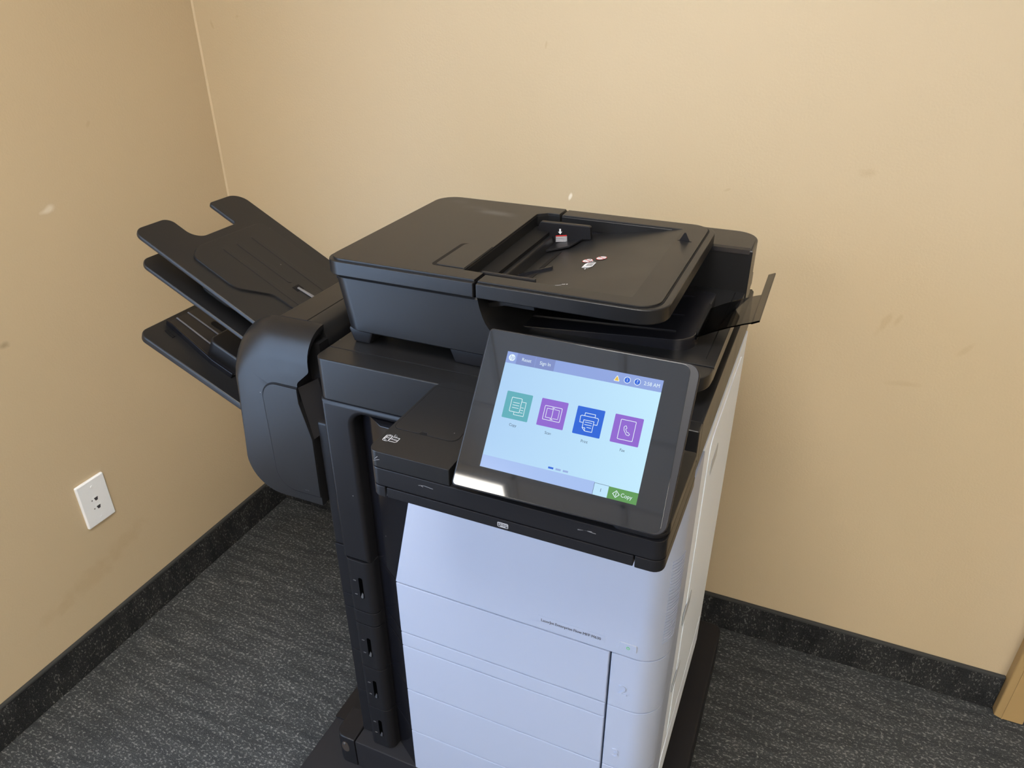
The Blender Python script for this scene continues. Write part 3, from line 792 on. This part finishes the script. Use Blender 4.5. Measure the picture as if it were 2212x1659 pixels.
# lit screen content
def lin(c): return s2l(c)
def screen_bg():
    t = NT('screen_background'); b = t.b
    b.inputs['Base Color'].default_value = (.004, .004, .004, 1); b.inputs['Roughness'].default_value = .12; b.inputs['Specular IOR Level'].default_value = .3
    tc = t.n('ShaderNodeTexCoord'); sp = t.n('ShaderNodeSeparateXYZ'); t.l(tc.outputs['Generated'], sp.inputs[0])
    c = t.ramp(sp.outputs[0], [(0.0, lin((172, 208, 243))), (0.55, lin((182, 220, 247))), (1.0, lin((193, 233, 252)))])
    t.l(c, b.inputs['Emission Color']); b.inputs['Emission Strength'].default_value = 1.0
    return t.m
E_BG = screen_bg()
E_BAR = emit('screen_bar', (140, 162, 220)); E_TAB = emit('screen_tab', (124, 140, 196)); E_BAR2 = emit('screen_lower_bar', (164, 190, 238))
E_W = emit('screen_white', (228, 243, 250)); E_TEAL = emit('screen_teal', (94, 172, 184)); E_PURP = emit('screen_purple', (142, 100, 206))
E_BLUE = emit('screen_blue', (36, 98, 214)); E_GREEN = emit('screen_green', (94, 152, 84)); E_TXT = emit('screen_dark_text', (62, 78, 104))
E_DIM = emit('screen_dim_dot', (150, 172, 222)); E_YEL = emit('screen_yellow', (240, 196, 66)); E_LINE = emit('screen_line', (70, 84, 104))
def ui(name, mats, fn):
    b = bmesh.new(); fn(b)
    for v in b.verts: v.co *= mm
    return link(name, frame_bm(b, FR), mats, CP, smooth=False)
R_ = lambda x0, y0, x1, y1: [(x0, y0), (x1, y0), (x1, y1), (x0, y1)]
ui('screen', [E_BG], lambda b: poly_bm(R_(-81.2, -60.6, 81.2, 60.6), .15, bm=b))
def status(b):
    poly_bm(R_(-81.2, 48.8, 81.2, 60.6), .22, bm=b, mat=0)
    poly_bm(R_(-69.8, 48.8, -49.5, 60.6), .26, bm=b, mat=1); poly_bm(R_(-49.2, 48.8, -28.6, 60.6), .26, bm=b, mat=1)
    poly_bm(circle_pts(3.55, 28, -75.1, 54.7), .26, bm=b, mat=2)
    put_text(b, 'hp', 6.4, -75.0, 55.0, .30, 0, shear=.28, sx=.82)
    put_text(b, 'Reset', 5.0, -58.9, 54.6, .30, 2, sx=.92); put_text(b, 'Sign In', 5.0, -38.6, 54.6, .30, 2, sx=.92)
    put_text(b, '2:58 AM', 5.2, 71.0, 54.4, .30, 2, sx=.88)
    poly_bm([(33.2, 51.4, .6), (39.6, 51.4, .6), (36.4, 57.8, .6)], .26, bm=b, mat=2)
    poly_bm([(34.0, 51.9, .5), (38.8, 51.9, .5), (36.4, 56.8, .5)], .28, bm=b, mat=3)
    put_text(b, '!', 3.6, 36.4, 53.6, .30, 5)
    for u, s in ((46.7, 'i'), (56.7, '?')):
        poly_bm(circle_pts(3.3, 24, u, 54.4), .26, bm=b, mat=2); poly_bm(circle_pts(2.75, 24, u, 54.4), .28, bm=b, mat=4)
        put_text(b, s, 4.6, u, 54.5, .30, 2)
ui('status_bar', [E_BAR, E_TAB, E_W, E_YEL, E_BLUE, E_TXT], status)
def tile(u, v, col, text, strokes, fills=()):
    def fn(b):
        poly_bm([(u - 14, v - 13.8, .8), (u + 14, v - 13.8, .8), (u + 14, v + 13.8, .8), (u - 14, v + 13.8, .8)], .22, bm=b, mat=0)
        for f in fills: poly_bm([(u + p[0], v + p[1]) for p in f], .255, bm=b, mat=0)
        for s in strokes:
            pts, w, cl = s
            stroke_bm(b, [(u + p[0], v + p[1]) for p in pts], w, .28, 1, cl)
        put_text(b, text, 4.1, u, v - 19.7, .25, 2, sx=.9)
    return ui('app_tile', [col, E_W, E_TXT], fn)
rr = lambda x0, y0, x1, y1, r=.8: [tuple(p) for p in rounded([(x0, y0, r), (x1, y0, r), (x1, y1, r), (x0, y1, r)], 3)]
copy = [(rr(-7.4, -6.2, 3.6, 8.2), .55, True), ([(4.0, 5.2), (8.6, 5.2), (8.6, -9.0), (-2.0, -9.0), (-2.0, -6.6)], .5, False),
        ([(-5.0, 3.2), (1.6, 3.2)], .5, False), ([(-5.0, .6), (1.6, .6)], .5, False), ([(-5.0, -2.0), (1.6, -2.0)], .5, False),
        ([(4.6, -.6), (7.0, -.6)], .5, False), ([(4.6, -3.2), (7.0, -3.2)], .5, False), ([(4.6, -5.8), (7.0, -5.8)], .5, False)]
scan = [(rr(-9, -7, 9, 7), .55, True), (rr(-6.4, -4.6, 0, 4.6, .3), .5, True), ([(-1.2, 5.8), (1.2, 5.8)], .5, False), ([(0, 5.8), (0, -5.8)], .5, False), ([(-1.2, -5.8), (1.2, -5.8)], .5, False)]
for k in range(5): scan += [([(1.3 + k * 1.15, 4.6), (1.8 + k * 1.15, 4.6)], .5, False), ([(1.3 + k * 1.15, -4.6), (1.8 + k * 1.15, -4.6)], .5, False)]
for k in range(7): scan += [([(6.6, 3.9 - k * 1.2), (6.6, 3.4 - k * 1.2)], .5, False)]
prn = [([(-6.0, -1.6), (-8.8, -1.6), (-9.2, 4.2), (-8.2, 5.2), (8.2, 5.2), (9.2, 4.2), (8.8, -1.6), (6.0, -1.6)], .55, False), ([(-5.2, 5.4), (-5.2, 8.2), (5.2, 8.2), (5.2, 5.4)], .55, False),
       ([(-5.2, 1.2), (5.2, 1.2), (5.2, -9.4), (-2.2, -9.4), (-5.2, -6.6)], .55, True), ([(-5.2, -6.6), (-2.4, -6.4), (-2.2, -9.4)], .5, False),
       ([(-3.4, -.8), (3.4, -.8)], .5, False), ([(-3.4, -3.2), (3.4, -3.2)], .5, False), ([(-.6, -5.6), (3.4, -5.6)], .5, False)]
fax = [(rr(-7.4, -9.6, 7.4, 9.6, .8), .55, True), ([(-2.6, 3.6), (-1.4, 4.2), (-.2, 2.0), (-1.2, 1.0), (.6, -2.0), (1.8, -1.8), (3.6, -3.4), (2.6, -4.8), (.4, -4.4), (-2.6, -.4), (-3.2, 2.4)], .5, True)]
tile(-57.1, 6.8, E_TEAL, 'Copy', copy, [[(-7.4, -6.2), (3.6, -6.2), (3.6, 8.2), (-7.4, 8.2)]])
tile(-19.2, 6.8, E_PURP, 'Scan', scan)
tile(18.7, 6.6, E_BLUE, 'Print', prn)
tile(57.0, 6.5, E_PURP, 'Fax', fax)
def lower(b):
    poly_bm(R_(-81.2, -60.6, 38.0, -48.2), .20, bm=b, mat=0)
    for u, mi in ((-8.0, 1), (-.3, 2), (7.3, 2)): poly_bm(R_(u - 2.7, -46.5, u + 2.7, -44.6), .24, bm=b, mat=mi)
    stroke_bm(b, [(38.0, -60.6), (38.0, -49.2), (52.4, -49.2)], .35, .25, 5)
    poly_bm(R_(52.4, -60.6, 81.2, -49.3), .22, bm=b, mat=3)
    put_text(b, '1', 4.6, 45.3, -55.0, .25, 5)
    put_text(b, 'Copy', 5.4, 70.6, -55.0, .26, 4, sx=.95)
    stroke_bm(b, [(57.2, -55), (60.4, -51.8), (63.6, -55), (60.4, -58.2)], .6, .26, 4, True); stroke_bm(b, [(60.4, -53.4), (60.4, -56.6)], .6, .26, 4)
ui('action_bar', [E_BAR2, E_BLUE, E_DIM, E_GREEN, E_W, E_TXT], lower)

# ------------------------------------------------------------------ finisher with output trays
FN = empty('finisher', (0, 0, 0), PR)
link('bridge', box_bm(-.660, -.600, .80, 1.12, .74, .985, bevel=.006), BLK2, FN)
b = prism_bm([(-.700, .745), (-.618, .745), (-.618, 1.0215, .030), (-.700, 1.0215, .004)], 'y', .7695, 1.10, bevel=.0010, corner=10)
link('finisher_body', b, BLK, FN)
link('top_seam', box_bm(-.6515, -.6500, .7700, 1.09, 1.0206, 1.0219), DARK, FN)
# front cover: rounded outline, big soft top edge, waisted right edge
FO = [(-.769, .730, .058), (-.634, .730), (-.632, .852, .012), (-.6480, .920, .030), (-.6460, .985, .020), (-.622, 1.012, .012), (-.622, 1.0215), (-.769, 1.0215, .070)]
def loft_cover():
    b = bmesh.new(); P = rounded(FO, 12); n = len(P); R = .046; rings = []
    for k in range(10):
        a = (k / 9) * PI / 2
        y = .722 + R * (1 - math.sin(a)); inset = R * (1 - math.cos(a)) if True else 0
        rings.append((y, inset))
    rings = [(.722 + R * (1 - math.cos((k / 9) * PI / 2)), R * (1 - math.sin((k / 9) * PI / 2))) for k in range(10)]
    V = []
    for y, inset in rings:
        row = []
        for p in P:
            t = min(1, max(0, (p.y - .86) / (1.0215 - .86))); t = t * t * (3 - 2 * t)
            row.append(b.verts.new((p.x + (inset * .45 * t if p.x < -.69 else 0), y, p.y - inset * t)))
        V.append(row)
    b.faces.new(V[0]); b.faces.new(V[-1])
    for r0, r1 in zip(V, V[1:]):
        for i in range(n):
            b.faces.new((r0[i], r0[(i + 1) % n], r1[(i + 1) % n], r1[i]))
    bmesh.ops.remove_doubles(b, verts=b.verts, dist=1e-6)
    bmesh.ops.recalc_face_normals(b, faces=b.faces)
    return b
fc = link('front_cover', loft_cover(), BLK, FN, sharp=60)
fc.modifiers.clear()
# right cheek behind the cover edge, coloured dark for the shade in the recess
link('cover_cheek', box_bm(-.640, -.618, .7480, .7690, .745, 1.000), DARK, FN)
# hinged door with rounded left corners
D0 = [(-.7135, .7450, .034), (-.6345, .7450), (-.6325, .8525, .012), (-.6470, .9120), (-.6470, .9375), (-.7135, .9375, .030)]
D1 = [(-.7116, .7470, .033), (-.6342, .7470), (-.6322, .8525, .012), (-.6468, .9120), (-.6468, .9355), (-.7116, .9355, .029)]
link('door_gap', prism_bm(D0, 'y', .7212, .7225, corner=10), DARK, FN)
link('service_door', prism_bm(D1, 'y', .7196, .7225, bevel=.0008, caps='lo', corner=10), BLK, FN)
b = bmesh.new()
gq = [(-.6470, .7240, .936), (-.6250, .7440, .946), (-.6130, .7440, .868), (-.6320, .7240, .852)]
gv = [b.verts.new(p) for p in gq] + [b.verts.new((x, y + .012, z)) for x, y, z in gq]
for f in ((0, 1, 2, 3), (4, 5, 6, 7), (0, 1, 5, 4), (1, 2, 6, 5), (2, 3, 7, 6), (3, 0, 4, 7)): b.faces.new([gv[i] for i in f])
bmesh.ops.recalc_face_normals(b, faces=b.faces)
link('door_grip', b, BLK2, FN)
b = bmesh.new(); stroke_bm(b, [(-.0032, .0008), (.0032, .0008)], .0006, 0); stroke_bm(b, [(-.0025, -.0006), (-.0025, .0008)], .0006, 0); stroke_bm(b, [(.0025, -.0006), (.0025, .0008)], .0006, 0)
frame_bm(b, (Vector((-.6580, .7194, .7535)), X, Z, -Y)); link('key_symbol', b, PRINTG, FN, smooth=False)

def tray_frame(P0, deg):
    a = math.radians(deg); d = Vector((-math.cos(a), 0, math.sin(a))); n = Vector((math.sin(a), 0, math.cos(a)))
    return (Vector((P0[0], 0, P0[2])), d, Y, n)
def fade(y): return .0036 * min(1, max(0, (y - .845) / .145))
def tprism(name, fr, pts, w0, w1, mat, parent, bevel=.001, caps='both', seg=2, corner=8, bend=False):
    b = prism_bm(pts, 'z', w0, w1, bevel=bevel, caps=caps, seg=seg, corner=corner)
    if bend:
        for v in b.verts: v.co.z -= fade(v.co.y)
    return link(name, frame_bm(b, fr), mat, parent)
LOBED = [(-.075, .780), (.2385, .780, .018), (.2385, .853, .016), (.180, .853, .022), (.180, .9430, .004), (.2400, .9430, .007), (.2400, 1.0155, .026), (-.075, 1.0155)]
RAISED = [(-.070, .857), (.022, .851, .020), (.064, .8105, .030), (.148, .8105, .018), (.163, .835, .02), (.163, .990, .02), (-.070, .990)]
SHORT = [(-.075, .780), (.2025, .780, .018), (.2025, .850, .016), (.150, .862, .02), (.150, 1.0155, .02), (-.075, 1.0155)]
RAISED2 = [(-.070, .857), (.022, .851, .020), (.050, .8125, .020), (.106, .8125, .016), (.120, .835, .014), (.120, .990, .02), (-.070, .990)]
def lobed_tray(P0, deg, full):
    fr = tray_frame(P0, deg)
    o = tprism('output_tray', fr, LOBED if full else SHORT, -.0075, 0, BLK, FN, bevel=.0022, seg=3, corner=10)
    tprism('raised_panel', fr, RAISED if full else RAISED2, -.001, .0036, BLK, o, bevel=.0016, caps='hi', bend=True)
    if full:
        for y, s1 in ((.870, .140), (.901, .141), (.938, .141)):
            s0 = -.07 if y != .901 else .027
            tprism('tray_groove', fr, [(s0, y - .0045, .004), (s1, y - .0045, .0044), (s1, y + .0045, .0044), (s0, y + .0045, .004)], .0030, .0043, BLK, o, bevel=.0004, caps='hi', bend=True)
        tprism('clip_slot', fr, [(.006, .892), (.018, .892), (.018, .908), (.006, .908)], .0030, .0040, DARK, o, bevel=0, bend=True)
        tprism('paper_lever', fr, [(-.045, .9030), (.012, .897), (.012, .901), (-.045, .9110)], .0038, .0062, GREYP, o, bevel=.0006, bend=True)
    return o
lobed_tray((-.76, .78, .997), 29, True)['label'] = 'top sorter tray with lobed end'
lobed_tray((-.793, .78, .968 - .0), 28, False)['label'] = 'middle sorter tray, shorter'
fr3 = tray_frame((-.83, .78, .842), 25.5)
o3 = tprism('output_tray', fr3, [(-.10, .780), (.2085, .780, .018), (.2085, 1.0155, .02), (-.10, 1.0155)], -.013, 0, BLK, FN, bevel=.003, seg=3, corner=10)
o3['label'] = 'lowest output tray with straight end'
tprism('tray_extension', fr3, [(.040, .818, .004), (.085, .818), (.197, .835), (.197, .905, .004), (.040, .905)], .0, .0040, SATIN, o3, bevel=.001)
tprism('extension_rail', fr3, [(.040, .8135), (.083, .8135), (.197, .8305), (.197, .8345), (.083, .8175), (.040, .8175)], .0, .0105, GLOSSB, o3, bevel=.0012)
tprism('extension_rail', fr3, [(.075, .8440), (.196, .8520), (.196, .8545), (.075, .8465)], .0035, .0058, GREYP, o3, bevel=.0006)
tprism('extension_rail', fr3, [(.075, .8740), (.196, .8780), (.196, .8805), (.075, .8765)], .0035, .0058, GREYP, o3, bevel=.0006)
tprism('clip_slot', fr3, [(.166, .8135), (.186, .8165), (.186, .8225), (.166, .8195)], .0, .0012, DARK, o3, bevel=0)
tprism('tray_slot', fr3, [(.06, .888, .004), (.154, .888, .004), (.154, .899, .004), (.06, .899, .004)], .0, .0050, DARK, o3, bevel=0)
tprism('stack_step', fr3, [(-.02, .826), (.108, .826, .014), (.108, .950), (-.02, .950)], .0, .034, BLK, o3, bevel=.004, seg=3, caps='hi')
link('tray_bracket', box_bm(-.820, -.700, .792, 1.0, .775, .812, bevel=.003), BLK2, FN)
